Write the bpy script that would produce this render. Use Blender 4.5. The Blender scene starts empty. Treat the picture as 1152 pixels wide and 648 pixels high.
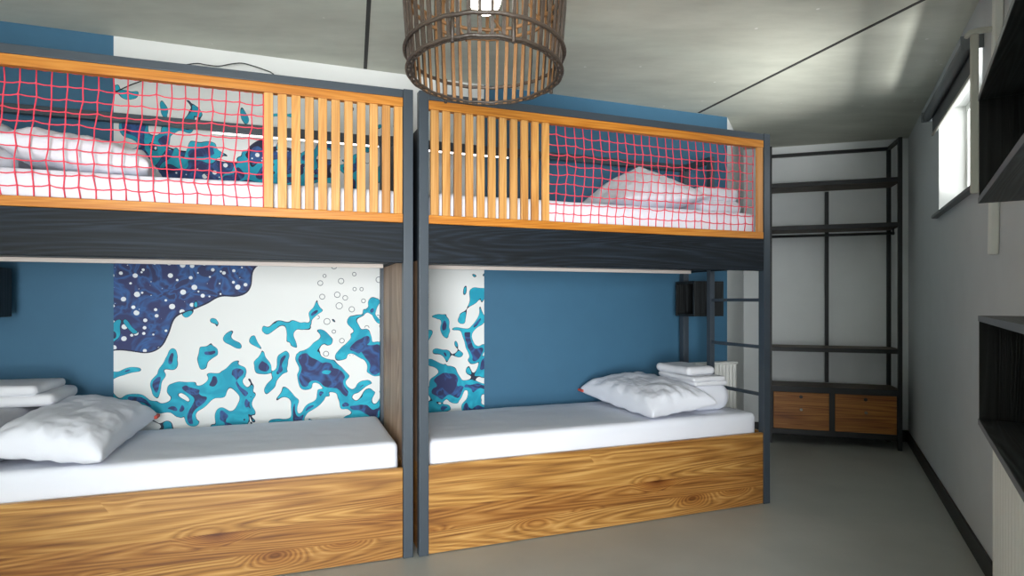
import bpy, bmesh, math, random
from mathutils import Vector, Matrix, noise
random.seed(7)
R = math.radians
COL = bpy.context.scene.collection
SC = bpy.context.scene
E = 1.305          # eye height
CEIL = E + 1.5

# ------------------------------------------------------------------ materials
def mat(name):
    m = bpy.data.materials.new(name); m.use_nodes = True
    nt = m.node_tree; b = nt.nodes['Principled BSDF']
    return m, nt, b
def N(nt, t, **kw):
    n = nt.nodes.new(t)
    for k, v in kw.items(): setattr(n, k, v)
    return n
def ramp(nt, stops, interp='LINEAR'):
    n = N(nt, 'ShaderNodeValToRGB'); cr = n.color_ramp; cr.interpolation = interp
    while len(cr.elements) > 1: cr.elements.remove(cr.elements[-1])
    cr.elements[0].position = stops[0][0]; cr.elements[0].color = (*stops[0][1], 1)
    for p, c in stops[1:]:
        e = cr.elements.new(p); e.color = (*c, 1)
    return n
def srgb(r, g, b):
    f = lambda c: (c/255/12.92) if c/255 <= .04045 else ((c/255+.055)/1.055)**2.4
    return (f(r), f(g), f(b))
def plain(name, col, rough=.6, metal=0, bump=0, bscale=60, var=0, spec=.5, sheen=0):
    m, nt, b = mat(name); L = nt.links
    b.inputs['Base Color'].default_value = (*col, 1)
    b.inputs['Roughness'].default_value = rough; b.inputs['Metallic'].default_value = metal
    b.inputs['Specular IOR Level'].default_value = spec
    tc = N(nt, 'ShaderNodeTexCoord')
    if var:
        n = N(nt, 'ShaderNodeTexNoise'); n.inputs['Scale'].default_value = 5; n.inputs['Detail'].default_value = 4
        L.new(tc.outputs['Object'], n.inputs['Vector'])
        r = ramp(nt, [(.3, tuple(c*(1-var) for c in col)), (.7, tuple(min(1, c*(1+var)) for c in col))])
        L.new(n.outputs['Fac'], r.inputs['Fac']); L.new(r.outputs['Color'], b.inputs['Base Color'])
    if bump:
        n = N(nt, 'ShaderNodeTexNoise'); n.inputs['Scale'].default_value = bscale; n.inputs['Detail'].default_value = 3
        L.new(tc.outputs['Object'], n.inputs['Vector'])
        bp = N(nt, 'ShaderNodeBump'); bp.inputs['Strength'].default_value = bump; bp.inputs['Distance'].default_value = .01
        L.new(n.outputs['Fac'], bp.inputs['Height']); L.new(bp.outputs['Normal'], b.inputs['Normal'])
    return m
def wood(name, dark, mid, light, axis=0, ringscale=9, rough=.5, bump=.25, knots=0, plank=0, spec=.4, tone=.8, rings=.45, vary=False):
    """grain runs along local axis (0 = x, 2 = z); plank = board width glued up side by side"""
    m, nt, b = mat(name); L = nt.links
    def ma(op, a, bb=None, c=None):
        n = N(nt, 'ShaderNodeMath', operation=op)
        for i, v in enumerate((a, bb, c)):
            if v is None: continue
            if isinstance(v, (int, float)): n.inputs[i].default_value = v
            else: L.new(v, n.inputs[i])
        return n.outputs[0]
    tc = N(nt, 'ShaderNodeTexCoord'); vec = tc.outputs['Object']
    if plank:
        sp = N(nt, 'ShaderNodeSeparateXYZ'); L.new(vec, sp.inputs[0])
        pid = ma('FLOOR', ma('DIVIDE', sp.outputs['Z'], plank))
        wn = N(nt, 'ShaderNodeTexWhiteNoise', noise_dimensions='1D'); L.new(pid, wn.inputs['W'])
        cb = N(nt, 'ShaderNodeCombineXYZ')
        L.new(ma('MULTIPLY_ADD', wn.outputs['Value'], 7.0, sp.outputs['X']), cb.inputs[0])
        L.new(ma('MULTIPLY_ADD', pid, 1.37, sp.outputs['Y']), cb.inputs[1]); L.new(sp.outputs['Z'], cb.inputs[2])
        vec = cb.outputs[0]
    def mapped(cross, along, loc=(0, 0, 0)):
        mp = N(nt, 'ShaderNodeMapping'); sc = [cross]*3; sc[axis] = along
        mp.inputs['Scale'].default_value = sc; mp.inputs['Location'].default_value = loc
        L.new(vec, mp.inputs['Vector']); return mp.outputs['Vector']
    n1 = N(nt, 'ShaderNodeTexNoise'); n1.inputs['Scale'].default_value = 1; n1.inputs['Detail'].default_value = 1.2
    n1.inputs['Distortion'].default_value = .25
    L.new(mapped(ringscale, .3), n1.inputs['Vector'])
    kd = None
    field = n1.outputs['Fac']
    if knots:
        v = N(nt, 'ShaderNodeTexVoronoi'); v.inputs['Scale'].default_value = 1; v.inputs['Randomness'].default_value = 1
        L.new(mapped(5.0, 2.1, (.3, .2, knots)), v.inputs['Vector']); sk = N(nt, 'ShaderNodeSeparateColor'); L.new(v.outputs['Color'], sk.inputs[0])
        kd = ma('ADD', v.outputs['Distance'], ma('MULTIPLY', ma('GREATER_THAN', sk.outputs[0], .6), 2.0))
        field = ma('ADD', field, ma('MULTIPLY', ma('POWER', ma('MAXIMUM', ma('SUBTRACT', .42, kd), 0), 1.6), 1.2))
    pp = N(nt, 'ShaderNodeMath', operation='PINGPONG'); pp.inputs[1].default_value = .5
    L.new(ma('MULTIPLY', field, 34.0), pp.inputs[0]); ring = ma('MULTIPLY', pp.outputs[0], 2.0)
    n2 = N(nt, 'ShaderNodeTexNoise'); n2.inputs['Scale'].default_value = 1.0; n2.inputs['Detail'].default_value = 5
    L.new(mapped(95, 2.4), n2.inputs['Vector'])
    mx = N(nt, 'ShaderNodeMix', data_type='FLOAT'); mx.inputs[0].default_value = rings
    L.new(n2.outputs['Fac'], mx.inputs[2]); L.new(ring, mx.inputs[3])
    rp = ramp(nt, [(.22, light), (.5, mid), (.8, dark)])
    L.new(mx.outputs[0], rp.inputs['Fac'])
    col = rp.outputs['Color']
    n3 = N(nt, 'ShaderNodeTexNoise'); n3.inputs['Scale'].default_value = 1.0; n3.inputs['Detail'].default_value = 2
    L.new(mapped(8, .9, (4, 1, 2)), n3.inputs['Vector'])
    r3 = ramp(nt, [(.33, (.60, .46, .34)), (.5, (1, 1, 1)), (.68, (1.0, .98, .9))])
    L.new(n3.outputs['Fac'], r3.inputs['Fac'])
    def mulc(f, c0, c1):
        mm = N(nt, 'ShaderNodeMix', data_type='RGBA', blend_type='MULTIPLY'); mm.inputs[0].default_value = f
        L.new(c0, mm.inputs[6]); L.new(c1, mm.inputs[7]); return mm.outputs[2]
    col = mulc(tone, col, r3.outputs['Color'])
    if plank:
        rpl = ramp(nt, [(0, (.78, .64, .50)), (.5, (1.0, .97, .92)), (1, (1.06, 1.05, .96))]); L.new(wn.outputs['Value'], rpl.inputs['Fac'])
        col = mulc(1, col, rpl.outputs['Color'])
    if vary:
        oi = N(nt, 'ShaderNodeObjectInfo')
        rv = ramp(nt, [(0, (.84, .80, .78)), (.5, (1, 1, 1)), (1, (1.04, .98, .88))]); L.new(oi.outputs['Random'], rv.inputs['Fac'])
        col = mulc(1, col, rv.outputs['Color'])
    if knots:
        rk = ramp(nt, [(.02, (.14, .08, .05)), (.10, (.42, .27, .17)), (.26, (.85, .74, .62)), (.40, (1, 1, 1))])
        nk = N(nt, 'ShaderNodeTexNoise'); nk.inputs['Scale'].default_value = 14; L.new(vec, nk.inputs['Vector'])
        L.new(ma('ADD', kd, ma('MULTIPLY', nk.outputs['Fac'], .06)), rk.inputs['Fac'])
        col = mulc(1, col, rk.outputs['Color'])
    L.new(col, b.inputs['Base Color'])
    b.inputs['Roughness'].default_value = rough; b.inputs['Specular IOR Level'].default_value = spec
    bp = N(nt, 'ShaderNodeBump'); bp.inputs['Strength'].default_value = bump; bp.inputs['Distance'].default_value = .003
    L.new(mx.outputs[0], bp.inputs['Height']); L.new(bp.outputs['Normal'], b.inputs['Normal'])
    return m
def emit(name, col, strength):
    m, nt, b = mat(name)
    b.inputs['Base Color'].default_value = (.9, .9, .9, 1)
    b.inputs['Emission Color'].default_value = (*col, 1); b.inputs['Emission Strength'].default_value = strength
    return m

M = {}
M['black_metal'] = plain('black_metal', srgb(60, 69, 78), .42, 0, .03, 200, .06)
M['dark_metal'] = plain('dark_wardrobe_metal', srgb(30, 33, 35), .5, 0, .03, 200, .06)
M['black_wood'] = wood('black_stained_wood', srgb(11, 15, 19), srgb(20, 27, 34), srgb(36, 46, 58), 0, 6, .6, .3, rings=.28, tone=.3, spec=.25)
M['black_wood_v'] = wood('black_stained_wood_upright', srgb(10, 11, 12), srgb(26, 29, 31), srgb(46, 50, 52), 2, 9, .55, .4, tone=.3)
M['honey_x'] = wood('honey_pine_rail', srgb(166, 96, 24), srgb(196, 124, 42), srgb(212, 148, 66), 0, 7, .42, .1, tone=.4, rings=.2)
M['honey_z'] = wood('honey_pine_slat', srgb(184, 124, 60), srgb(212, 156, 88), srgb(226, 178, 112), 2, 7, .42, .1, tone=.5, rings=.2, vary=True)
M['board'] = wood('brown_pine_board', srgb(108, 68, 32), srgb(168, 122, 64), srgb(202, 160, 98), 0, 5, .42, .12, knots=.37, plank=.118, rings=.30)
M['drawer_wood'] = wood('drawer_pine', srgb(116, 68, 28), srgb(164, 104, 46), srgb(184, 126, 62), 0, 8, .45, .2)
M['panel_wood'] = wood('end_panel_wood', srgb(118, 88, 64), srgb(162, 132, 106), srgb(186, 160, 134), 2, 7, .5, .2)
M['shelf_wood'] = wood('brown_black_shelf', srgb(44, 37, 31), srgb(80, 67, 56), srgb(108, 92, 76), 0, 9, .55, .4)
M['linen'] = plain('white_linen', (.76, .78, .85), .85, 0, .12, 260, .0, .2)
M['linen_grey'] = plain('shaded_cotton', (.52, .53, .58), .85, 0, .15, 260, .0, .2)  # darker copy of the white linen, shade put into the colour
M['towel'] = plain('white_towelling', (.76, .77, .81), .95, 0, .35, 420, .0, .1)
M['tag'] = plain('red_tag', srgb(205, 80, 66), .7)
M['net'] = plain('red_cord', srgb(236, 66, 90), .6)
M['blue'] = plain('blue_wall_paint', srgb(58, 104, 133), .7, 0, .04, 120, .03)
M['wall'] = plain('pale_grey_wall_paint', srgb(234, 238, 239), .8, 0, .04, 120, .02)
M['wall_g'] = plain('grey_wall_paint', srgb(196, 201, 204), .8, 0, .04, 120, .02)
M['white'] = plain('white_enamel', srgb(225, 226, 222), .45)
M['beige'] = plain('pale_rail_paint', srgb(190, 191, 182), .5)
M['dark_skirt'] = plain('black_skirting', srgb(28, 30, 30), .55)
M['pale_strip'] = plain('pale_strip', srgb(226, 214, 206), .5)
M['chrome'] = plain('steel', srgb(190, 186, 176), .3, 1)
M['dark'] = plain('joint_filler', srgb(62, 62, 60), .9)
M['blind'] = plain('blind_cloth', srgb(88, 94, 98), .8, 0, .1, 400)
M['blind_roll'] = plain('blind_roller', srgb(110, 116, 120), .5)
M['bulb'] = emit('frosted_bulb', (1, .93, .82), 9)
M['led'] = emit('lit_strip', (1, .94, .93), 3.0)
M['rattan_dark'] = plain('dark_rattan', srgb(60, 50, 42), .45, 0, .3, 90, .4)
M['rattan_tan'] = plain('tan_bamboo', srgb(132, 97, 62), .5, 0, .3, 90, .3)
M['cable'] = plain('black_cable', srgb(40, 42, 44), .6)
M['red_hole'] = plain('dark_lock', srgb(22, 20, 20), .4)

def concrete():
    m, nt, b = mat('concrete_ceiling'); L = nt.links
    tc = N(nt, 'ShaderNodeTexCoord'); mp = N(nt, 'ShaderNodeMapping')
    mp.inputs['Rotation'].default_value = (0, 0, R(-20)); mp.inputs['Scale'].default_value = (.7, 2.0, 1)
    L.new(tc.outputs['Object'], mp.inputs['Vector'])
    n = N(nt, 'ShaderNodeTexNoise'); n.inputs['Scale'].default_value = 1.6; n.inputs['Detail'].default_value = 9; n.inputs['Roughness'].default_value = .6
    L.new(mp.outputs['Vector'], n.inputs['Vector'])
    r = ramp(nt, [(.25, srgb(178, 180, 169)), (.5, srgb(198, 200, 188)), (.75, srgb(216, 218, 206))])
    L.new(n.outputs['Fac'], r.inputs['Fac'])
    v = N(nt, 'ShaderNodeTexVoronoi'); v.inputs['Scale'].default_value = 4.5
    L.new(tc.outputs['Object'], v.inputs['Vector'])
    rv = ramp(nt, [(.0, (1, 1, 1)), (.035, (1, 1, 1)), (.045, (0, 0, 0))])
    L.new(v.outputs['Distance'], rv.inputs['Fac'])
    mx = N(nt, 'ShaderNodeMix', data_type='RGBA'); L.new(rv.outputs['Color'], mx.inputs[0])
    L.new(r.outputs['Color'], mx.inputs[6]); mx.inputs[7].default_value = (*srgb(222, 222, 216), 1)
    L.new(mx.outputs[2], b.inputs['Base Color']); b.inputs['Roughness'].default_value = .8
    bp = N(nt, 'ShaderNodeBump'); bp.inputs['Strength'].default_value = .15
    L.new(n.outputs['Fac'], bp.inputs['Height']); L.new(bp.outputs['Normal'], b.inputs['Normal'])
    return m
M['ceiling'] = concrete()
def floor_mat():
    m, nt, b = mat('grey_floor_resin'); L = nt.links
    tc = N(nt, 'ShaderNodeTexCoord')
    n = N(nt, 'ShaderNodeTexNoise'); n.inputs['Scale'].default_value = 2.2; n.inputs['Detail'].default_value = 5
    L.new(tc.outputs['Object'], n.inputs['Vector'])
    r = ramp(nt, [(.3, srgb(160, 163, 159)), (.7, srgb(172, 175, 170))])
    L.new(n.outputs['Fac'], r.inputs['Fac']); L.new(r.outputs['Color'], b.inputs['Base Color'])
    b.inputs['Roughness'].default_value = .38; b.inputs['Specular IOR Level'].default_value = .4
    return m
M['floor'] = floor_mat()
def glass():
    m, nt, b = mat('window_glass'); L = nt.links
    nt.nodes.remove(b); out = nt.nodes['Material Output']
    t = N(nt, 'ShaderNodeBsdfTransparent'); g = N(nt, 'ShaderNodeBsdfGlossy'); g.inputs['Roughness'].default_value = .02
    mx = N(nt, 'ShaderNodeMixShader'); mx.inputs[0].default_value = .06
    L.new(t.outputs[0], mx.inputs[1]); L.new(g.outputs[0], mx.inputs[2]); L.new(mx.outputs[0], out.inputs[0])
    return m
M['glass'] = glass()
M['char'] = wood('charred_shelf_wood', srgb(4, 5, 5), srgb(15, 17, 18), srgb(32, 36, 37), 2, 9, .6, .4, tone=.2)  # near black, puts the shade inside the open shelves into the wood colour
M['char_x'] = wood('charred_shelf_board', srgb(12, 14, 15), srgb(30, 34, 36), srgb(58, 64, 66), 0, 9, .5, .4, tone=.2)  # black grained shelf boards, lighter than the inner panels
M['edge'] = plain('shelf_edge_grey', srgb(92, 97, 103), .45)
def mural_mat():
    """a plain abstract print: white ground, a spotted navy field and rounded teal patches"""
    m, nt, b = mat('abstract_mural_print'); L = nt.links
    tc = N(nt, 'ShaderNodeTexCoord'); sp = N(nt, 'ShaderNodeSeparateXYZ'); L.new(tc.outputs['Object'], sp.inputs[0])
    X, Z = sp.outputs['X'], sp.outputs['Z']
    def ma(op, a, bb=None, c=None):
        n = N(nt, 'ShaderNodeMath', operation=op)
        for i, v in enumerate((a, bb, c)):
            if v is None: continue
            if isinstance(v, (int, float)): n.inputs[i].default_value = v
            else: L.new(v, n.inputs[i])
        return n.outputs[0]
    def nz(scale, detail=0, loc=(0, 0, 0), dist=0):
        mp = N(nt, 'ShaderNodeMapping'); mp.inputs['Location'].default_value = loc
        L.new(tc.outputs['Object'], mp.inputs['Vector'])
        n = N(nt, 'ShaderNodeTexNoise'); n.inputs['Scale'].default_value = scale; n.inputs['Detail'].default_value = detail
        n.inputs['Distortion'].default_value = dist
        L.new(mp.outputs['Vector'], n.inputs['Vector']); return n.outputs['Fac']
    def mixc(f, a, c):
        n = N(nt, 'ShaderNodeMix', data_type='RGBA'); L.new(f, n.inputs[0])
        for i, v in ((6, a), (7, c)):
            if isinstance(v, tuple): n.inputs[i].default_value = (*v, 1)
            else: L.new(v, n.inputs[i])
        return n.outputs[2]
    cbm = N(nt, 'ShaderNodeCombineXYZ'); L.new(X, cbm.inputs[0]); L.new(Z, cbm.inputs[1]); flat = cbm.outputs[0]
    warp = ma('SUBTRACT', nz(2.6, 1, (3, 0, 1)), .5)
    lo = ma('SUBTRACT', Z, ma('MULTIPLY_ADD', X, .55, 1.03)); lo = ma('ADD', lo, ma('MULTIPLY', warp, .5))
    hi = ma('SUBTRACT', ma('MULTIPLY_ADD', X, -.02, 2.22), Z); hi = ma('ADD', hi, ma('MULTIPLY', warp, .6))
    rt = ma('SUBTRACT', 1.2, ma('MULTIPLY_ADD', warp, 1.2, X))
    navy = ma('MINIMUM', ma('MINIMUM', lo, hi), rt)
    col = mixc(ma('GREATER_THAN', navy, -.012), srgb(226, 228, 226), srgb(30, 34, 60))
    strk = nz(7, 2, (0, 0, 5), 1.5)
    nv = ramp(nt, [(.42, srgb(44, 52, 98)), (.52, srgb(48, 92, 150)), (.6, srgb(40, 48, 90))]); L.new(strk, nv.inputs['Fac'])
    v = N(nt, 'ShaderNodeTexVoronoi'); v.inputs['Scale'].default_value = 17; v.voronoi_dimensions = '2D'; L.new(flat, v.inputs['Vector'])
    sp2 = N(nt, 'ShaderNodeSeparateColor'); L.new(v.outputs['Color'], sp2.inputs[0])
    dot = ma('LESS_THAN', v.outputs['Distance'], ma('MULTIPLY', sp2.outputs[0], .27))
    nvc = mixc(dot, nv.outputs['Color'], srgb(225, 230, 232))
    col = mixc(ma('GREATER_THAN', navy, 0), col, nvc)
    # teal patches low down and along the top of the navy field
    blob = nz(7.5, .4, (9, 0, 2), .9)
    low = ma('SUBTRACT', ma('MULTIPLY_ADD', X, .16, .90), Z); low = ma('MULTIPLY', low, .7)
    top = ma('SUBTRACT', .14, ma('ABSOLUTE', ma('SUBTRACT', Z, 2.16))); top = ma('MINIMUM', ma('MULTIPLY', top, .9), ma('MULTIPLY', ma('SUBTRACT', 1.35, X), .5))
    tl = ma('SUBTRACT', ma('ADD', blob, ma('MINIMUM', ma('MAXIMUM', low, top), .05)), .555)
    col = mixc(ma('GREATER_THAN', tl, -.012), col, srgb(28, 40, 62))
    tcol = ramp(nt, [(.4, srgb(12, 148, 176)), (.6, srgb(30, 172, 196))]); L.new(strk, tcol.inputs['Fac'])
    col = mixc(ma('GREATER_THAN', tl, 0), col, tcol.outputs['Color'])
    inner = ma('GREATER_THAN', tl, .12)
    col = mixc(inner, col, nv.outputs['Color'])
    # thin rings scattered on the white ground at the right
    v2 = N(nt, 'ShaderNodeTexVoronoi'); v2.inputs['Scale'].default_value = 11; v2.voronoi_dimensions = '2D'; L.new(flat, v2.inputs['Vector'])
    s3 = N(nt, 'ShaderNodeSeparateColor'); L.new(v2.outputs['Color'], s3.inputs[0])
    rad = ma('MULTIPLY_ADD', s3.outputs[1], .12, .10)
    ring = ma('LESS_THAN', ma('ABSOLUTE', ma('SUBTRACT', v2.outputs['Distance'], rad)), .022)
    ring = ma('MULTIPLY', ring, ma('GREATER_THAN', X, 1.1)); ring = ma('MULTIPLY', ring, ma('LESS_THAN', X, 1.75))
    ring = ma('MULTIPLY', ring, ma('LESS_THAN', navy, -.05)); ring = ma('MULTIPLY', ring, ma('LESS_THAN', tl, -.05))
    ring = ma('MULTIPLY', ring, ma('GREATER_THAN', Z, .95)); ring = ma('MULTIPLY', ring, ma('LESS_THAN', Z, 2.2))
    col = mixc(ring, col, srgb(96, 104, 112))
    L.new(col, b.inputs['Base Color']); b.inputs['Roughness'].default_value = .7
    return m
M['mural'] = mural_mat()

# ------------------------------------------------------------------ geometry helpers
class MB:
    def __init__(s): s.bm = bmesh.new()
    def box(s, x0, x1, y0, y1, z0, z1, bev=0.0, mi=0, seg=2):
        r = bmesh.ops.create_cube(s.bm, size=1)
        vs = r['verts']
        for v in vs:
            v.co = Vector(((x0+x1)/2 + v.co.x*(x1-x0), (y0+y1)/2 + v.co.y*(y1-y0), (z0+z1)/2 + v.co.z*(z1-z0)))
        fs = list({f for v in vs for f in v.link_faces})
        for f in fs: f.material_index = mi
        if bev:
            es = list({e for v in vs for e in v.link_edges})
            bmesh.ops.bevel(s.bm, geom=es, offset=bev, segments=seg, profile=.5, affect='EDGES')
        return s
    def prism(s, pts, z0, z1, mi=0):
        lo = [s.bm.verts.new((x, y, z0)) for x, y in pts]; hi = [s.bm.verts.new((x, y, z1)) for x, y in pts]
        n = len(pts)
        fs = [s.bm.faces.new(lo[::-1]), s.bm.faces.new(hi)]
        for i in range(n): fs.append(s.bm.faces.new((lo[i], lo[(i+1) % n], hi[(i+1) % n], hi[i])))
        for f in fs: f.material_index = mi
        return s
    def tube(s, pts, r, n=8, cap=True, closed=False, flat=1.0, mi=0, smooth=True):
        pts = [Vector(p) for p in pts]; m = len(pts); rings = []
        up0 = None
        for i, p in enumerate(pts):
            a = pts[(i-1) % m] if (closed or i > 0) else p
            c = pts[(i+1) % m] if (closed or i < m-1) else p
            t = (c-a).normalized()
            if up0 is None:
                up0 = Vector((0, 0, 1)) if abs(t.z) < .9 else Vector((1, 0, 0))
            u = (up0 - t*up0.dot(t)).normalized(); w = t.cross(u); up0 = u
            rr = r[i] if isinstance(r, (list, tuple)) else r
            rings.append([s.bm.verts.new(p + u*math.cos(2*math.pi*k/n)*rr*flat + w*math.sin(2*math.pi*k/n)*rr) for k in range(n)])
        rng = range(m) if closed else range(m-1)
        for i in rng:
            A, B = rings[i], rings[(i+1) % m]
            for k in range(n):
                f = s.bm.faces.new((A[k], A[(k+1) % n], B[(k+1) % n], B[k])); f.smooth = smooth; f.material_index = mi
        if cap and not closed:
            f = s.bm.faces.new(rings[0][::-1]); f.material_index = mi
            f = s.bm.faces.new(rings[-1]); f.material_index = mi
        return s
    def lathe(s, prof, n=32, c=(0, 0, 0), mi=0):
        rings = []
        for r, z in prof:
            rings.append([s.bm.verts.new((c[0]+r*math.cos(2*math.pi*k/n), c[1]+r*math.sin(2*math.pi*k/n), c[2]+z)) for k in range(n)])
        for A, B in zip(rings, rings[1:]):
            for k in range(n):
                f = s.bm.faces.new((A[k], A[(k+1) % n], B[(k+1) % n], B[k])); f.smooth = True; f.material_index = mi
        s.bm.faces.new(rings[0][::-1]); s.bm.faces.new(rings[-1])
        return s
    def build(s, name, m, parent=None, kind=None, mods=None):
        bmesh.ops.recalc_face_normals(s.bm, faces=s.bm.faces[:])
        me = bpy.data.meshes.new(name); s.bm.to_mesh(me); s.bm.free()
        for mm in (m if isinstance(m, (list, tuple)) else [m]): me.materials.append(mm)
        o = bpy.data.objects.new(name, me); COL.objects.link(o)
        if parent is not None: o.parent = parent
        if kind: o['kind'] = kind
        return o
def tag(o, label, cat, group=None):
    o['label'] = label; o['category'] = cat
    if group: o['group'] = group
    return o
def thing(name, label, cat, loc=(0, 0, 0), rz=0, group=None):
    o = bpy.data.objects.new(name, None); COL.objects.link(o); o.location = loc; o.rotation_euler = (0, 0, rz)
    o.empty_display_size = .1
    return tag(o, label, cat, group)
def az(a): return R(90-a)

# ------------------------------------------------------------------ room shell
P0 = (-3.1, 3.29+.3835*(-3.1+2.75)); P1 = (1.761, 5.02); P2 = (2.307, 6.104); P3 = (3.66, 5.664)
P4 = (1.947, 2.3); P5 = (1.083, .954); P6 = (1.083, -2.2); P7 = (-3.1, -2.2)
poly = [P0, P7, P6, P5, P4, P3, P2, P1]
def grow(k):
    c = (0.2, 2.0); return [(c[0]+(x-c[0])*k, c[1]+(y-c[1])*k) for x, y in poly]
MB().prism(grow(1.0), -.1, 0).build('floor', M['floor'], kind='structure')
MB().prism(grow(1.0), CEIL, CEIL+.15).build('ceiling', M['ceiling'], kind='structure')

def wall(name, a, b, m, th=.2, hole=None, wm=None):
    """inner face from a to b seen with the room on the RIGHT-hand side ordering handled by outward sign; local x along a->b, +y outward"""
    a = Vector(a); b = Vector(b); d = (b-a); Ln = d.length; d.normalize()
    o_ang = math.atan2(d.y, d.x)
    mb = MB()
    if hole is None: mb.box(0, Ln, 0, th, 0, CEIL)
    else:
        h0, h1, z0, z1 = hole
        mb.box(0, h0, 0, th, 0, CEIL); mb.box(h1, Ln, 0, th, 0, CEIL)
        mb.box(h0, h1, 0, th, 0, z0); mb.box(h0, h1, 0, th, z1, CEIL)
    o = mb.build(name, m, kind='structure'); o.location = (a.x, a.y, 0); o.rotation_euler = (0, 0, o_ang)
    return o
# order a->b so that +y (left of a->b) points out of the room
wall('wall_back', P0, P1, M['blue'])
wall('wall_return', P1, P2, M['wall'])
wall('wall_back_alcove', P2, P3, M['wall'])
wr = Vector(P4) - Vector(P3); WL = wr.length; drn = wr.normalized()
def on_right(Y):   # distance from P3 along the right wall for depth Y
    return (P3[1]-Y)/(-drn.y)
w0, w1 = on_right(4.16), on_right(3.01)
W_SILL, W_HEAD = E+.585, E+1.30
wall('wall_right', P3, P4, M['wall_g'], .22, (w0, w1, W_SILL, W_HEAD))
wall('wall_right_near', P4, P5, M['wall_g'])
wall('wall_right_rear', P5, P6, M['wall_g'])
RW = (.25, 2.05, .08, 2.3)    # rear glass door opening
wall('wall_rear', P6, P7, M['wall'], .2, RW)
wall('wall_left', P7, P0, M['wall'])
def onwall(o, a, b):
    d = Vector(b)-Vector(a); o.location = (a[0], a[1], 0); o.rotation_euler = (0, 0, math.atan2(d.y, d.x)); return o
# windows: frame + pane
def window(name, a, b, hole, yin, mull=1, liner=False):
    h0, h1, z0, z1 = hole; f = .05
    mb = MB()
    for bx in ((h0, h1, z0, z0+f), (h0, h1, z1-f, z1), (h0, h0+f, z0+f, z1-f), (h1-f, h1, z0+f, z1-f)):
        mb.box(bx[0], bx[1], yin, yin+.05, bx[2], bx[3], .004)
    for k in range(1, mull):
        c = h0+(h1-h0)*k/mull; mb.box(c-f/2, c+f/2, yin+.001, yin+.049, z0+f, z1-f, .004)
    if liner:
        mb.box(h0, h0+.006, .001, yin, z0, z1).box(h1-.006, h1, .001, yin, z0, z1).box(h0+.006, h1-.006, .001, yin, z1-.006, z1).box(h0+.006, h1-.006, .001, yin, z0, z0+.006)
    o = onwall(mb.build(name, M['white'], kind='structure'), a, b)
    g = MB().box(h0+f, h1-f, yin+.02, yin+.026, z0+f, z1-f).build('pane', M['glass'], o)
    return o
window('window_1', P3, P4, (w0, w1, W_SILL, W_HEAD), .15, 1, True)
window('window_2', P6, P7, RW, .1, 3)
sl = MB().box(w0-.06, w1+.02, -.035, .14, W_SILL-.022, W_SILL, .004).build('trim_1', M['blind_roll'], kind='structure'); onwall(sl, P3, P4)
# baseboards
def skirt(name, a, b, x0, x1, m=M['dark_skirt']):
    onwall(MB().box(x0, x1, -.014, -.001, 0, .105, .003).build(name, m, kind='structure'), a, b)
skirt('baseboard_right', P3, P4, .0, WL-.0)
skirt('baseboard_alcove', P2, P3, .0, (Vector(P3)-Vector(P2)).length-.016)
skirt('baseboard_return', P1, P2, .02, (Vector(P2)-Vector(P1)).length-.016)
# ceiling joints
def joint(name, a, b):
    a = Vector(a); b = Vector(b); d = b-a
    o = MB().box(0, d.length, -.011, .011, -.0025, .002).build(name, M['dark'], kind='structure')
    o.location = (a.x, a.y, CEIL); o.rotation_euler = (0, 0, math.atan2(d.y, d.x))
joint('trim_2', (-.950, 3.97), (-.714+.26*1.6, 3.06-1.0*1.6))
joint('trim_3', (1.492, 4.90), (1.492+.304*4.4, 4.90-1.0*4.4+.0))

# mural panel on the back wall
dB = (Vector(P1)-Vector(P0)).normalized()
def along_back(px):
    r = (px-576)/690; Y = 4.3446/(1-.3835*r); return ((Vector((r*Y, Y))-Vector(P0)).dot(dB))
m0, m1 = along_back(128), along_back(544.5)
mu = MB().box(0, m1-m0, -.004, -.0005, 0.0, CEIL-.001).build('wall_mural', M['mural'])
pp = Vector(P0)+dB*m0; mu.location = (pp.x, pp.y, 0); mu.rotation_euler = (0, 0, math.atan2(dB.y, dB.x))
tag(mu, 'white mural with navy spotted field and teal patches on the blue wall', 'mural')

# ------------------------------------------------------------------ bunk beds
Z_TOP, Z_OT, Z_OTB, Z_OB, Z_OBB, Z_BM = E+1.070, E+1.026, E+.980, E+.438, E+.394, E+.19
Z_BOARD = E-.848; Z_M1 = E-.725; Z_M2 = E+.565
DEP = .88; PW = .05
def net(parent, x0, x1, seed):
    rnd = random.Random(seed); mb = MB(); c = .0565; y = .040
    z0, z1 = Z_OB-.004, Z_OTB+.004
    nx = int(round((x1-x0)/c)); nz = int(round((z1-z0)/c))
    P = {}
    for i in range(nx+1):
        for k in range(nz+1):
            edge = k in (0, nz) or i in (0, nx)
            j = .0 if edge else .006
            sag = -.010*math.sin(math.pi*i/nx)*(k/nz)*(0 if edge else 1)
            sk = .010*math.sin(k*.5+seed)
            P[i, k] = Vector((x0+(x1-x0)*i/nx + rnd.uniform(-j, j) + (0 if i in (0, nx) else sk), y+rnd.uniform(-.003, .003), z0+(z1-z0)*k/nz + rnd.uniform(-j, j)+sag))
    for i in range(nx+1):
        mb.tube([P[i, k] for k in range(nz+1)], .0029, 5)
    for k in range(nz+1):
        pts = []
        for i in range(nx+1):
            pts.append(P[i, k])
            if i < nx:
                q = (P[i, k]+P[i+1, k])/2; q.z -= .003; pts.append(q)
        mb.tube(pts, .0029, 5)
    for p in P.values():
        mb.box(p.x-.004, p.x+.004, p.y-.004, p.y+.004, p.z-.004, p.z+.004, .0015, seg=1)
    return mb.build('safety_net', M['net'], parent)
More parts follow.
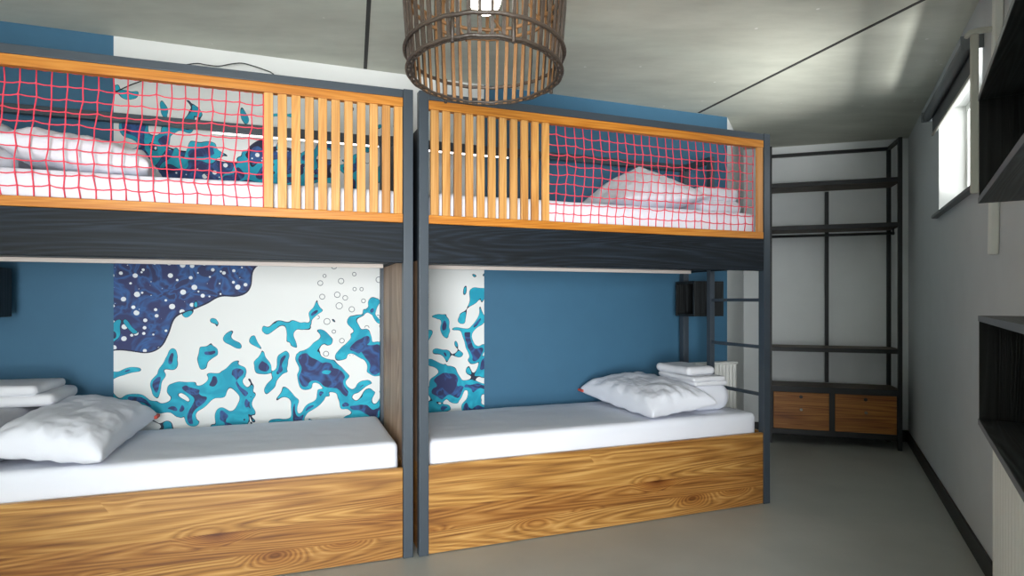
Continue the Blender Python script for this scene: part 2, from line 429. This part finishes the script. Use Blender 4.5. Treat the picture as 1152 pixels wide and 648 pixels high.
def bunk(label, loc, a, L, mirror):
    """local x along the front, y towards the wall; mirror=True puts the slats at the right end"""
    root = thing('bunk_bed', label, 'bunk bed', (loc[0], loc[1], 0), az(a), 'bunk beds along the blue wall')
    X = lambda x: L-x if mirror else x
    def bx(x0, x1, *rest, **k):
        a_, b_ = sorted((X(x0), X(x1))); return MB().box(a_, b_, *rest, **k)
    for x0 in (0, L-PW):
        for y0 in (0, DEP-PW):
            zt = Z_TOP if y0 == 0 else E+1.045
            bx(x0, x0+PW, y0, y0+PW, 0, zt, .003).build('post', M['black_metal'], root)
    bx(PW, L-PW, .004, .046, Z_OT+.001, Z_TOP-.002, .003).build('top_rail', M['black_metal'], root)
    bx(PW, L-PW, DEP-.046, DEP-.004, E+.992, E+1.040, .003).build('back_rail', M['black_metal'], root)
    bx(PW, L-PW, .002, .044, Z_BM, Z_OBB-.001, .003).build('side_beam', M['black_wood'], root)
    bx(.006, .040, PW, DEP-PW, Z_BM+.02, Z_OBB, .003).build('end_beam', M['black_wood'], root)
    bx(L-.040, L-.006, PW, DEP-PW, Z_BM+.02, Z_OBB, .003).build('end_beam', M['black_wood'], root)
    bx(.042, L-.042, .048, DEP-.005, Z_BM+.03, Z_BM+.055).build('deck', M['black_metal'], root)
    # guard: honey frame, slats, net
    gx0, gx1 = PW+.001, L-PW-.001
    g = MB()
    for z0, z1 in ((Z_OTB, Z_OT), (Z_OBB, Z_OB)):
        a_, b_ = sorted((X(gx0), X(gx1))); g.box(a_, b_, .003, .043, z0, z1, .003)
    guard = g.build('guard_rail', M['honey_x'], root)
    pitch = .061 if mirror else .0627
    sw = .041
    if mirror: first = PW+.003
    else: first = PW+.012
    for i in range(11):
        s0 = first + i*pitch
        w = sw*(1.0 if i not in (0,) else 1.05)
        y0 = .006 + random.uniform(-.001, .001)
        bx(s0, s0+w, y0, y0+.022, Z_OB, Z_OTB, .003).build('slat', M['honey_z'], guard)
    nx0 = first + 10*pitch + sw
    bx(gx1-.050, gx1-.001, .006, .022, Z_OB, Z_OTB, .003).build('slat', M['honey_z'], guard)
    a_, b_ = sorted((X(nx0+.004), X(gx1-.054)))
    net(guard, a_, b_, 3 if mirror else 11)
    # lower berth
    bx(PW+.001, L-PW-.001, .006, .034, .004, Z_BOARD, .004).build('base_board', M['board'], root)
    bx(.010, .036, PW+.001, DEP-PW-.001, .004, Z_BOARD, .003).build('base_end', M['board'], root)
    bx(L-.036, L-.010, PW+.001, DEP-PW-.001, .004, Z_BOARD, .003).build('base_end', M['board'], root)
    bx(PW, L-PW, .036, DEP-.02, Z_BOARD-.10, Z_BOARD-.07).build('base_deck', M['panel_wood'], root)
    # panel that closes the end between the two beds
    bx(.010, .032, PW+.001, DEP-PW-.001, Z_BOARD+.001, Z_BM+.018).build('end_panel', M['panel_wood'], root)
    bx(.010, .032, PW+.001, DEP-PW-.001, Z_OBB+.002, E+.90, .003).build('head_panel', M['black_wood_v'], root)
    bx(.06, L-.12, .645, .672, Z_BM+.006, Z_BM+.029, .003).build('under_strip', M['pale_strip'], root)
    # lit strip under the back rail
    hs = bx(.056, 1.02 if mirror else .80, .800, .832, E+.972, E+.991, .002).build('light_strip', M['black_metal'], root)
    bx(.065, 1.015 if mirror else .795, .807, .825, E+.964, E+.9715, .003).build('diffuser', M['led'], hs)
    # ladder on the far end
    lad = bx(L-.045, L-.005, .527, .567, 0, E+1.04, .003).build('ladder_stile', M['black_metal'], root)
    for h in (-.915, -.610, -.302, .003):
        bx(L-.036, L-.014, .050, .527, E+h-.011, E+h+.011, .003).build('rung', M['black_metal'], lad)
    bx(L-.040, L-.010, .567, DEP-PW, E+.992, E+1.040, .003).build('end_rail', M['black_metal'], root)
    return root
LL = 2.34
bl = bunk('left bunk bed, its red net left of the honey slats', (-2.7034, 2.3220), 70.2, LL, True)
LR = 2.288
br = bunk('right bunk bed, its red net right of the honey slats, by the wardrobe', (-.472, 3.118), 68.8, LR, False)
bpy.context.view_layer.update()

# ------------------------------------------------------------------ soft goods (built in a bed's local frame)
def place(o, bed, u, v, z, rx=0, ry=0, rz=0):
    ang = bed.rotation_euler.z
    p = Matrix.Rotation(ang, 3, 'Z') @ Vector((u, v, 0))
    o.location = (bed.location.x+p.x, bed.location.y+p.y, z)
    o.rotation_euler = (Matrix.Rotation(ang+rz, 3, 'Z') @ Matrix.Rotation(ry, 3, 'Y') @ Matrix.Rotation(rx, 3, 'X')).to_euler()
    return o
def rounded_slab(name, m, lx, ly, lz, r=.04, nx=40, ny=24, nzz=8, wr=.004, seed=0, power=None):
    """soft box: subdivided cube, corners rounded, wrinkled; origin at base centre"""
    bm = bmesh.new()
    vd = {}
    def vert(i, j, k):
        key = (i, j, k)
        if key not in vd:
            x = (i/nx-.5)*lx; y = (j/ny-.5)*ly; z = k/nzz*lz
            p = Vector((x, y, z))
            c = Vector((max(-lx/2+r, min(lx/2-r, x)), max(-ly/2+r, min(ly/2-r, y)), max(r, min(lz-r, z))))
            dd = p-c
            if dd.length > 1e-9: p = c + dd.normalized()*min(dd.length, r) if dd.length > r else p
            vd[key] = bm.verts.new(p)
        return vd[key]
    for i in range(nx):
        for j in range(ny):
            for k in (0, nzz):
                bm.faces.new([vert(i, j, k), vert(i+1, j, k), vert(i+1, j+1, k), vert(i, j+1, k)])
    for i in range(nx):
        for k in range(nzz):
            for j in (0, ny):
                bm.faces.new([vert(i, j, k), vert(i+1, j, k), vert(i+1, j, k+1), vert(i, j, k+1)])
    for j in range(ny):
        for k in range(nzz):
            for i in (0, nx):
                bm.faces.new([vert(i, j, k), vert(i, j+1, k), vert(i, j+1, k+1), vert(i, j, k+1)])
    bmesh.ops.recalc_face_normals(bm, faces=bm.faces[:])
    if wr:
        bm.normal_update()
        off = Vector((seed*3.1, seed*1.7, seed*.9))
        for v in bm.verts:
            if v.co.z < .004: continue
            q = v.co + off
            d = noise.noise(q*5)*.9 + noise.noise(Vector((q.x*4, q.y*14, q.z*10)))*.7 + noise.noise(q*16)*.35
            v.co += v.normal*d*wr
    for f in bm.faces: f.smooth = True
    me = bpy.data.meshes.new(name); bm.to_mesh(me); bm.free(); me.materials.append(m)
    o = bpy.data.objects.new(name, me); COL.objects.link(o)
    return o
def mattress(bed, L, z0, z1, seed, label, group):
    o = rounded_slab('mattress', M['linen'], L-.13, .80, z1-z0, .035, 110, 40, 8, .0028, seed)
    place(o, bed, L/2, .045+.40, z0)
    return tag(o, label, 'mattress', group)
mattress(bl, LL, Z_BOARD-.069, Z_M1, 1, 'white sheeted mattress on the lower berth of the left bunk bed', 'mattresses')
mattress(br, LR, Z_BOARD-.069, Z_M1, 2, 'white sheeted mattress on the lower berth of the right bunk bed', 'mattresses')
mattress(bl, LL, Z_BM+.056, Z_M2, 3, 'white sheeted mattress on the upper berth of the left bunk bed', 'mattresses')
mattress(br, LR, Z_BM+.056, Z_M2, 4, 'white sheeted mattress on the upper berth of the right bunk bed', 'mattresses')

def pillow(lx, ly, h, seed, label, tagpos=None, peak=1.0, wr=.008, ex=2.6):
    n = 72; bm = bmesh.new(); off = Vector((seed*7.3, seed*2.9, seed))
    def pos(i, j, s):
        a = i/n*2-1; b = j/n*2-1
        # pinch: sides drawn in between the corners
        px = a*(1-.09*(1-b*b)**1.0*abs(a)**3)
        py = b*(1-.11*(1-a*a)**1.0*abs(b)**3)
        t = max(0, (1-abs(a)**ex))*max(0, (1-abs(b)**ex))
        z = h/2*(t**(.36*peak))
        x = px*lx/2; y = py*ly/2
        edge = min(1, 4*t)
        q = Vector((x, y, s*.2)) + off
        d = noise.noise(q*6)*.8 + noise.noise(Vector((q.x*4+q.y*9, q.y*5-q.x*12, 1.3*s)))*.9
        d += (.5-abs(noise.noise(Vector((q.x*9, q.y*22, 4.0)))))*.55 + (.5-abs(noise.noise(Vector((q.x*20+3, q.y*9, 2.0)))))*.55
        d += (.4-abs(noise.noise(Vector((q.x*34+q.y*8, q.y*30-q.x*6, 7.0)))))*.45
        rr = max(abs(a), abs(b))
        cr = math.sin(math.atan2(b, a)*16+seed*2)*max(0, rr-.62)*1.4     # gathers near the seam
        z += (d*wr + cr*wr*1.3)*edge
        return Vector((x, y, s*z*(1 if s > 0 else .45)))
    top = {}; bot = {}
    for i in range(n+1):
        for j in range(n+1):
            e = i in (0, n) or j in (0, n)
            top[i, j] = bm.verts.new(pos(i, j, 1))
            bot[i, j] = top[i, j] if e else bm.verts.new(pos(i, j, -1))
    for i in range(n):
        for j in range(n):
            bm.faces.new((top[i, j], top[i+1, j], top[i+1, j+1], top[i, j+1]))
            bm.faces.new((bot[i, j], bot[i, j+1], bot[i+1, j+1], bot[i+1, j]))
    for f in bm.faces: f.smooth = True
    me = bpy.data.meshes.new('pillow'); bm.to_mesh(me); bm.free(); me.materials.append(M['linen'])
    o = bpy.data.objects.new('pillow', me); COL.objects.link(o)
    tag(o, label, 'pillow', 'white pillows')
    if tagpos:
        t = MB().box(tagpos[0]-.022, tagpos[0]+.022, tagpos[1]-.03, tagpos[1]+.03, -.006, .010, .002).build('cloth_tag', M['tag'], o)
        t['label'] = 'small red cloth tag'
    return o
def folded(name, m, lx, ly, lz, layers, seed, label, cat, group, wr=.004):
    """a folded stack of cloth: overlapping soft layers with the folded edge rounded, in one mesh"""
    bm = bmesh.new(); rnd = random.Random(seed); h = lz/layers
    for k in range(layers):
        jx = rnd.uniform(-.012, .012); jy = rnd.uniform(-.01, .01); sx = 1-rnd.uniform(0, .05); sy = 1-rnd.uniform(0, .05)
        s = rounded_slab('tmp', m, lx*sx, ly*sy, h*1.12, h*.52, 30, 22, 6, wr, seed+k)
        me = s.data; me.transform(Matrix.Translation((jx, jy, k*h*.985)))
        bm.from_mesh(me); bpy.data.objects.remove(s); bpy.data.meshes.remove(me)
    for f in bm.faces: f.smooth = True
    me = bpy.data.meshes.new(name); bm.to_mesh(me); bm.free(); me.materials.append(m)
    o = bpy.data.objects.new(name, me); COL.objects.link(o)
    return tag(o, label, cat, group)

# lower right
p = pillow(.50, .86, .24, 1, 'white pillow on the lower right berth beside folded towels', (-.235, .405), 1.0, .011, 3.0)
place(p, br, 1.635, .455, Z_M1+.080, R(3), R(-5), R(3))
d = folded('folded_duvet', M['linen'], .30, .62, .165, 1, 5, 'white folded duvet under towels on the lower right berth', 'duvet', 'folded duvets')
place(d, br, 1.98, .44, Z_M1)
for k, (lx, ly, lz, su, sv) in enumerate(((.27, .42, .062, 0, 0), (.24, .36, .050, -.01, .05))):
    t = folded('folded_towel', M['towel'], lx, ly, lz, 2 if k == 0 else 1, 20+k, ['white towel folded under another towel on the lower right berth', 'topmost white folded towel on the lower right berth'][k], 'towel', 'folded towels', .005)
    place(t, br, 1.955+su, .36+sv, Z_M1+.168+k*.064, 0, 0, R(3*k))
# lower left
p = pillow(.47, .84, .25, 2, 'white pillow on the lower left berth against a folded duvet', (.222, .398), 1.0, .011, 3.0)
place(p, bl, .785, .430, Z_M1+.085, R(3), R(8), R(-4))
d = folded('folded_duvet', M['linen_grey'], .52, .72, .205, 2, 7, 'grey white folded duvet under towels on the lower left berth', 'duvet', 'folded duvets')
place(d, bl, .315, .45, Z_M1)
for k, (lx, ly, lz) in enumerate(((.46, .40, .055), (.42, .37, .045))):
    t = folded('folded_towel', M['towel'], lx, ly, lz, 1, 30+k, ['white towel folded under another towel on the lower left berth', 'topmost white folded towel on the lower left berth'][k], 'towel', 'folded towels', .006)
    place(t, bl, .45-.02*k, .62, Z_M1+.214+k*.056, 0, 0, R(-4*k))
# upper left
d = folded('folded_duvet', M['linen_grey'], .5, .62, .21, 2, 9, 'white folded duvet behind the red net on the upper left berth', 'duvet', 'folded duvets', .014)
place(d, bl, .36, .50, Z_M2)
p = pillow(.58, .80, .24, 3, 'white pillow behind the red net on the upper left berth', None, 1.0, .014)
place(p, bl, .85, .43, Z_M2+.070, 0, R(7), R(3))
# upper right
p = pillow(.74, .64, .44, 4, 'peaked white pillow behind the red net on the upper right berth', None, 1.9, .012, 1.35)
place(p, br, 1.555, .38, Z_M2+.075, R(2), R(-5), R(0))
d = folded('folded_duvet', M['linen'], .34, .60, .17, 2, 12, 'white folded duvet at the far end of the upper right berth', 'duvet', 'folded duvets', .010)
place(d, br, 2.045, .45, Z_M2)

# bedside cubbies
def cubby(bed, u0, u1, v0, v1, z0, z1, label, open_side):
    root = thing('bedside_cubby', label, 'shelf box', (0, 0, 0), 0, 'black bedside boxes')
    place(root, bed, u0, v0, z0)
    W, D, H, t = u1-u0, v1-v0, z1-z0, .016
    mb = MB()
    mb.box(0, W, 0, D, 0, t, .002); mb.box(0, W, 0, D, H-t, H, .002)
    mb.box(0, W, 0, t, t, H-t, .002); mb.box(0, W, D-t, D, t, H-t, .002)
    if open_side > 0: mb.box(0, t, t, D-t, t, H-t)
    else: mb.box(W-t, W, t, D-t, t, H-t)
    mb.build('box', M['black_wood_v'], root)
    return root
cubby(br, 2.16, 2.425, .60, .825, E-.117, E+.142, 'black wooden box at the head of the lower right berth by the ladder', -1)
cubby(bl, .055, .375, .60, .825, E-.085, E+.168, 'black wooden box at the head of the lower left berth', -1)

# cable on the wall above the left bed
def wp(px, py, off=.02):
    r = (px-576)/690; Y = (4.3446-off)/(1-.3835*r); return Vector((r*Y, Y, E+(338-py)/690*Y))
cpts = [wp(129, 104, .06), wp(146, 96, .06), wp(162, 90, .06), wp(190, 78, .06), wp(218, 71.5, .06), wp(232, 73, .06), wp(246, 74.5, .06), wp(260, 72, .06), wp(272, 71, .06), wp(284, 74, .06), wp(296, 78, .06), wp(307, 83, .06), wp(318, 96, .06)]
def smooth(pts, k=4):
    out = []
    for i in range(len(pts)-1):
        p0 = pts[max(0, i-1)]; p1 = pts[i]; p2 = pts[i+1]; p3 = pts[min(len(pts)-1, i+2)]
        for s in range(k):
            t = s/k
            out.append(.5*((2*p1)+(p2-p0)*t+(2*p0-5*p1+4*p2-p3)*t*t+(3*p1-p0-3*p2+p3)*t**3))
    out.append(pts[-1]); return out
tag(MB().tube(smooth(cpts), .0035, 6).build('cable', M['cable']), 'thin black cable curving across the white wall above the left bunk bed', 'cable')

# ------------------------------------------------------------------ wardrobe
Wd = thing('wardrobe', 'black metal open wardrobe with two wooden drawers in the far corner', 'wardrobe', (0, 0, 0), 0)
A_W = 108; ww, wd = 1.075, .385
dw = Vector((math.sin(R(A_W)), math.cos(R(A_W))))
F = Vector((3.363, 5.31)) + dw*.016
org = F - dw*ww
Wd.location = (org.x, org.y, 0); Wd.rotation_euler = (0, 0, az(A_W))
pw = .032
ZT = E+1.415
for x0, y0 in ((0, 0), (ww-pw, 0), (0, wd-pw), (ww-pw, wd-pw)):
    MB().box(x0, x0+pw, y0, y0+pw, 0, ZT, .002).build('post', M['dark_metal'], Wd)
MB().box(ww*.505-pw/2, ww*.505+pw/2, wd-pw, wd-.003, E-.775, E+1.03, .002).build('post', M['dark_metal'], Wd)
MB().box(pw, ww-pw, wd-pw, wd, ZT-.03, ZT, .002).build('back_rail', M['dark_metal'], Wd)
for x0 in (0, ww-pw): MB().box(x0+.002, x0+pw-.002, pw, wd-pw, ZT-.03, ZT, .002).build('side_rail', M['dark_metal'], Wd)
def shelf(z, t, dz=0):
    mb = MB().box(.004, ww-.004, .002, wd-pw-.001, z-t, z, .002)
    o = mb.build('shelf', M['shelf_wood'], Wd)
    MB().box(pw+.001, ww-pw-.001, -.003, .0015, z-t-.004, z-.002, .001).build('shelf_edge', M['dark_metal'], o)
for z, t in ((E+1.072, .036), (E+.680, .036), (E-.425, .034), (E-.778, .05)): shelf(z, t)
MB().tube([(.02, .17, E+.600), (ww-.02, .17, E+.600)], .0125, 12).build('clothes_rail', M['dark_metal'], Wd)
for x in (.028, ww-.03): MB().box(x-.006, x+.006, .157, .183, E+.585, E+.646, .002).build('rail_bracket', M['dark_metal'], Wd)
# carcass
mb = MB(); z0, z1 = E-1.215, E-.829
mb.box(pw, ww-pw, .006, wd-pw-.002, z0, z0+.045, .002)
mb.box(pw-.006, pw+.010, .012, wd-pw-.002, z0+.045, z1)
mb.box(ww-pw-.010, ww-pw+.006, .012, wd-pw-.002, z0+.045, z1)
xm = ww*.490
mb.box(xm-.022, xm+.022, .001, wd-pw-.002, z0+.045, z1)
mb.box(pw, ww-pw, wd-pw-.012, wd-pw-.002, z0+.045, z1)
mb.build('carcass', M['dark_metal'], Wd)
for i, (a, b) in enumerate(((pw+.012, xm-.024), (xm+.024, ww-pw-.012))):
    dr = MB().box(a, b, -.004, .016, E-1.166, E-.834, .003)
    dr.box(a+.01, b-.01, .016, .30, E-1.15, E-.87)
    dr = dr.build('drawer', M['drawer_wood'], Wd)
    c = (a+b)/2
    k = MB().tube([(c, -.0035, E-.985), (c, -.013, E-.985), (c, -.015, E-.985), (c, -.026, E-.985), (c, -.030, E-.985)], [.005, .005, .012, .013, .008], 14)
    k.build('knob', M['chrome'], dr)['label'] = 'steel drawer knob'
    MB().tube([(c, -.0035, E-.872), (c, -.008, E-.872)], .015, 16).build('lock', M['red_hole'], dr)['label'] = 'black round drawer lock'

# ------------------------------------------------------------------ radiators
def radiator(loc, rot, W, H, T, z0, ribs, label, dep=.008):
    root = thing('radiator', label, 'radiator', (loc[0], loc[1], 0), rot, 'white radiators')
    bm = MB()
    n = ribs*6; pts = []
    for i in range(n+1):
        x = W*i/n; ph = (i % 6)/6
        y = dep*(1-math.sin(math.pi*ph)**.9)
        pts.append((x, y))
    pts += [(W, T), (0, T)]
    bm.prism(pts, z0+.012, z0+H-.02)
    bm.build('ribbed_panel', M['white'], root)
    g = MB().box(-.006, W+.006, -.004, T+.002, z0+H-.0195, z0+H, .004)
    for i in range(int(W/.03)):
        g.box(.012+i*.03, .028+i*.03, .012, T-.012, z0+H-.001, z0+H+.0012)
    g.build('top_grille', M['white'], root)
    v = MB().tube([(W+.004, T*.5, z0+.05), (W+.03, T*.5, z0+.05), (W+.03, T*.5, 0.0)], .008, 8)
    v.build('pipe', M['white'], root)
    for x in (W*.15, W*.85): MB().box(x-.012, x+.012, T, T+.032, z0+.08, z0+H-.06, .001).build('wall_bracket', M['white'], root)
    return root
nB = Vector((dB.y, -dB.x))   # into the room from the back wall
q = Vector(P1) - dB*.405 + nB*.125
radiator(q, math.atan2(dB.y, dB.x), .40, .70, .09, .115, 12, 'white ribbed radiator behind the ladder of the right bunk bed')
dn = (Vector(P5)-Vector(P4)).normalized(); nn_ = Vector((dn.y, -dn.x))
q = Vector(P4) + dn*-.03 + nn_*.115
radiator(q, math.atan2(dn.y, dn.x), 1.1, .80, .08, .10, 16, 'white finely ribbed radiator under the black wall shelf on the right', .03)

# ------------------------------------------------------------------ wall shelves on the right
def cube_shelf(z0, z1, label):
    t = .018; LEN = 1.25
    root = thing('wall_shelf', label, 'shelf', (0, 0, 0), 0, 'black wall shelves')
    f = Vector((1.506, 1.98))
    root.location = (f.x, f.y, 0); root.rotation_euler = (0, 0, math.atan2(dn.y, dn.x))
    # local x runs towards the camera, y into the wall
    D = .19; a = 0; o = 1
    mb = MB()
    mb.box(a, LEN, 0, D, z1-t, z1, .0015).box(a, LEN, 0, D, z0, z0+t, .0015)
    mb.build('shelf_board', M['char_x'], root)
    MB().box(a, a+t, .001, D, z0+t, z1-t, .001).build('side_panel', M['char'], root)
    MB().box(LEN-t, LEN, .001, D, z0+t, z1-t, .001).build('side_panel', M['char'], root)
    MB().box(a+t, LEN-t, D-.008, D, z0+t, z1-t).build('back_panel', M['char'], root)
    e = MB().box(a, LEN, -.0015, -.0001, z1-t, z1).box(a, LEN, -.0015, -.0001, z0, z0+t)
    e.build('edge_strip', M['edge'], root)['label'] = 'grey front edge of the black shelf boards'
    return root
S = 1.98/690
cube_shelf(E+109*S, E+230*S, 'open black wooden wall shelf near the ceiling on the right')
cube_shelf(E-139*S, E-17*S, 'open black wooden wall shelf above the radiator on the right')

# ------------------------------------------------------------------ roller blind, rail, conduit on the right wall
rb = thing('roller_blind', 'grey roller blind half lowered over the small window', 'blind', (P3[0], P3[1], 0), math.atan2(drn.y, drn.x))
b0, b1 = on_right(4.20), on_right(2.97)
zr = E+1.262
MB().tube([(b0+.01, -.06, zr), (b1-.01, -.06, zr)], .030, 20).build('roller', M['blind_roll'], rb)
MB().box(b0+.03, b1-.03, -.034, -.0325, E+1.135, zr, 0).build('blind_cloth', M['blind'], rb)
MB().box(b0+.028, b1-.028, -.040, -.027, E+1.122, E+1.138, .003).build('bottom_bar', M['chrome'], rb)
for x in (b0, b1-.008): MB().box(x, x+.008, -.095, -.001, zr-.035, zr+.035, .003).build('end_bracket', M['blind_roll'], rb)
def rail_at(Y, off):
    s = on_right(Y); p = Vector(P3)+drn*s; n = Vector((drn.y, -drn.x)); return p+n*off
ra = thing('wall_rail', 'pale upright rail with a flared cap beside the roller blind', 'rail', (P3[0], P3[1], 0), math.atan2(drn.y, drn.x))
s = on_right(2.678)
MB().box(s-.010, s+.010, -.113, -.082, E+.475, E+1.182, .006, seg=3).build('rail', M['beige'], ra)
cap = MB(); 
cap.tube([(s, -.128, E+1.170), (s, -.124, E+1.180), (s, -.112, E+1.190), (s, -.085, E+1.194), (s, -.04, E+1.192), (s, -.001, E+1.190)], [.008, .012, .014, .014, .013, .013], 12)
cap.build('cap', M['beige'], ra)
MB().box(s-.010, s+.010, -.080, -.001, E+.49, E+.515, .003).build('foot_bracket', M['beige'], ra)
cd = MB().box(-.022, .022, -.036, -.001, 0, CEIL-(E+.205)-.03, .006).build('cable_duct', M['white'])
cp = Vector(P3)+drn*on_right(2.735); cd.location = (cp.x, cp.y, E+.205)
cd.rotation_euler = (Matrix.Rotation(math.atan2(drn.y, drn.x), 3, 'Z') @ Matrix.Rotation(R(4.5), 3, 'Y')).to_euler()
tag(cd, 'narrow white cable duct on the grey wall behind the upper black shelf', 'cable duct')

# ------------------------------------------------------------------ pendant lamp
LZ = 1.82; LX = (545.5-576)/690*LZ
hz = E + 255/690*LZ
lamp = thing('pendant_lamp', 'dark rattan basket pendant lamp with a lit frosted bulb', 'lamp', (LX, LZ, hz))
TILT = R(4)
Rt = Matrix.Rotation(-TILT, 4, 'X')
def T3(p): return Rt @ Vector(p)
def prof(z):
    pts = [(0, .222), (.058, .228), (.2, .240), (.34, .242), (.46, .215), (.56, .15), (.60, .10)]
    for (a, ra_), (b, rb_) in zip(pts, pts[1:]):
        if z <= b:
            t = (z-a)/(b-a); return ra_+(rb_-ra_)*t
    return pts[-1][1]
NR = 48
for i in range(NR):
    th = 2*math.pi*i/NR + random.uniform(-.012, .012)
    mb = MB(); w = .0056*random.uniform(.8, 1.15); prev = None
    zs = [-.006, .03, .058, .12, .2, .27, .34, .40, .46, .51, .56, .60]
    tw = random.uniform(-.03, .03)
    for z in zs:
        r = prof(max(0, z)); a = th + tw*z
        c = Vector((r*math.cos(a), r*math.sin(a), z)); tg = Vector((-math.sin(a), math.cos(a), 0)); rd = Vector((math.cos(a), math.sin(a), 0))
        ring = [mb.bm.verts.new(T3(c+tg*w*sx+rd*.003*sr)) for sx, sr in ((-1, -1), (1, -1), (1, 1), (-1, 1))]
        if prev:
            for k in range(4):
                f = mb.bm.faces.new((prev[k], prev[(k+1) % 4], ring[(k+1) % 4], ring[k])); f.material_index = 1 if k == 0 else 0  # outer faces coloured dark as if backlit, inner faces tan as if lit
        else: mb.bm.faces.new(ring[::-1])
        prev = ring
    mb.bm.faces.new(prev)
    mb.build('rib', [M['rattan_dark'], M['rattan_tan']], lamp)
def hoop(z, dr, rad, m, flat=1.0):
    r = prof(max(0, z))+dr; n = 72
    pts = [T3((r*math.cos(2*math.pi*k/n), r*math.sin(2*math.pi*k/n), z + .0015*math.sin(k*1.7))) for k in range(n)]
    MB().tube(pts, rad, 8, closed=True, flat=flat).build('hoop', m, lamp)
hoop(0, .007, .0052, M['rattan_dark']); hoop(0.0, -.007, .004, M['rattan_dark'])
hoop(.058, .008, .0058, M['rattan_dark'])
hoop(.225, -.007, .006, M['rattan_tan']); hoop(.258, -.007, .006, M['rattan_tan']); hoop(.46, .006, .006, M['rattan_dark']); hoop(.598, .0, .008, M['rattan_dark'])
# binding stitches hanging under the bottom hoop
for a in (-1.9, -1.2, .5, 2.2):
    r = .232; p = T3((r*math.cos(a), r*math.sin(a), -.014)); q2 = T3((r*math.cos(a), r*math.sin(a), .066))
    MB().tube([p, q2], .005, 6).build('binding', M['rattan_dark'], lamp)
# crossed canes in the middle
for i in range(10):
    a0 = 2*math.pi*i/10; pts = []
    for k in range(9):
        t = k/8; a = a0+t*.62; z = .21+t*.22; r = prof(z)-.012
        pts.append(T3((r*math.cos(a), r*math.sin(a), z)))
    MB().tube(pts, .004, 6).build('cane', M['rattan_tan'], lamp)
bz = .897-255/690*LZ
ba = [( .001, -.049)]
ba = [(.049*math.sin(t), -.049*math.cos(t)) for t in [.05+.25*k for k in range(10)]] + [(.030, .052), (.022, .062)]
MB().lathe(ba, 32, (0, 0, bz)).build('bulb', M['bulb'], lamp)
MB().lathe([(.020, .060), (.024, .066), (.024, .12), (.012, .135)], 24, (0, 0, bz)).build('socket', M['rattan_dark'], lamp)
MB().tube([(0, 0, bz+.13), (0, 0, CEIL-hz-.03)], .0035, 8).build('cord', M['cable'], lamp)
MB().lathe([(.055, -.03), (.055, -.004), (.05, -.001)], 32, (0, 0, CEIL-hz)).build('ceiling_cup', M['rattan_dark'], lamp)
sp_ = MB()
for a in (0, 2.094, 4.189):
    sp_.tube([(0, 0, bz+.11), T3((.1*math.cos(a), .1*math.sin(a), .598))], .003, 6)
sp_.build('spider', M['black_metal'], lamp)

# ------------------------------------------------------------------ light
w = bpy.data.worlds.new('World'); SC.world = w; w.use_nodes = True
bg = w.node_tree.nodes['Background']; bg.inputs[0].default_value = (.90, .95, 1.0, 1); bg.inputs[1].default_value = 2.2
def area(name, loc, target, sx, sy, power, col=(1, 1, 1), spread=180):
    l = bpy.data.lights.new(name, 'AREA'); l.shape = 'RECTANGLE'; l.size = sx; l.size_y = sy; l.energy = power; l.color = col; l.spread = R(spread)
    o = bpy.data.objects.new(name, l); COL.objects.link(o); o.location = loc
    o.rotation_euler = (Vector(target)-Vector(loc)).to_track_quat('-Z', 'Y').to_euler(); return o
# daylight in the rear window opening (inner side of the pane)
xc = P6[0]-(RW[0]+RW[1])/2
area("window_daylight", (xc, -2.24, 1.15), (-.2, 3, .75), 1.6, 1.9, 42, (.96, .985, 1), 66)
# sky and bright ground outside the small window
c = Vector(P3)+drn*((w0+w1)/2); n = Vector((-drn.y, drn.x))
po = c + n*5.0
area('sunlit_ground', (po.x, po.y, .05), (po.x, po.y, 5), 4.4, 4.4, 2200, (1, 1, .96)).rotation_euler = (R(180), 0, math.atan2(drn.y, drn.x))
area('sunlit_terrace', (xc, -5.2, .02), (xc, -5.2, 5), 7, 5.2, 3000, (.98, .99, .97)).rotation_euler = (R(180), 0, 0)  # added area light outside the rear opening, faces up to brighten the ceiling

# ------------------------------------------------------------------ camera
cam = bpy.data.cameras.new('camera'); co = bpy.data.objects.new('camera', cam); COL.objects.link(co)
co.location = (0, 0, E); co.rotation_euler = (R(90), 0, 0)
cam.sensor_fit = 'HORIZONTAL'; cam.sensor_width = 36; cam.lens = 690/1152*36; cam.shift_y = 14/1152
cam.clip_start = .05
SC.camera = co
SC.view_settings.view_transform = 'Standard'; SC.view_settings.look = 'None'
SC.view_settings.gamma = 1; SC.view_settings.exposure = 0.25; SC.view_settings.use_curve_mapping = False
SC.cycles.max_bounces = 10; SC.cycles.diffuse_bounces = 6
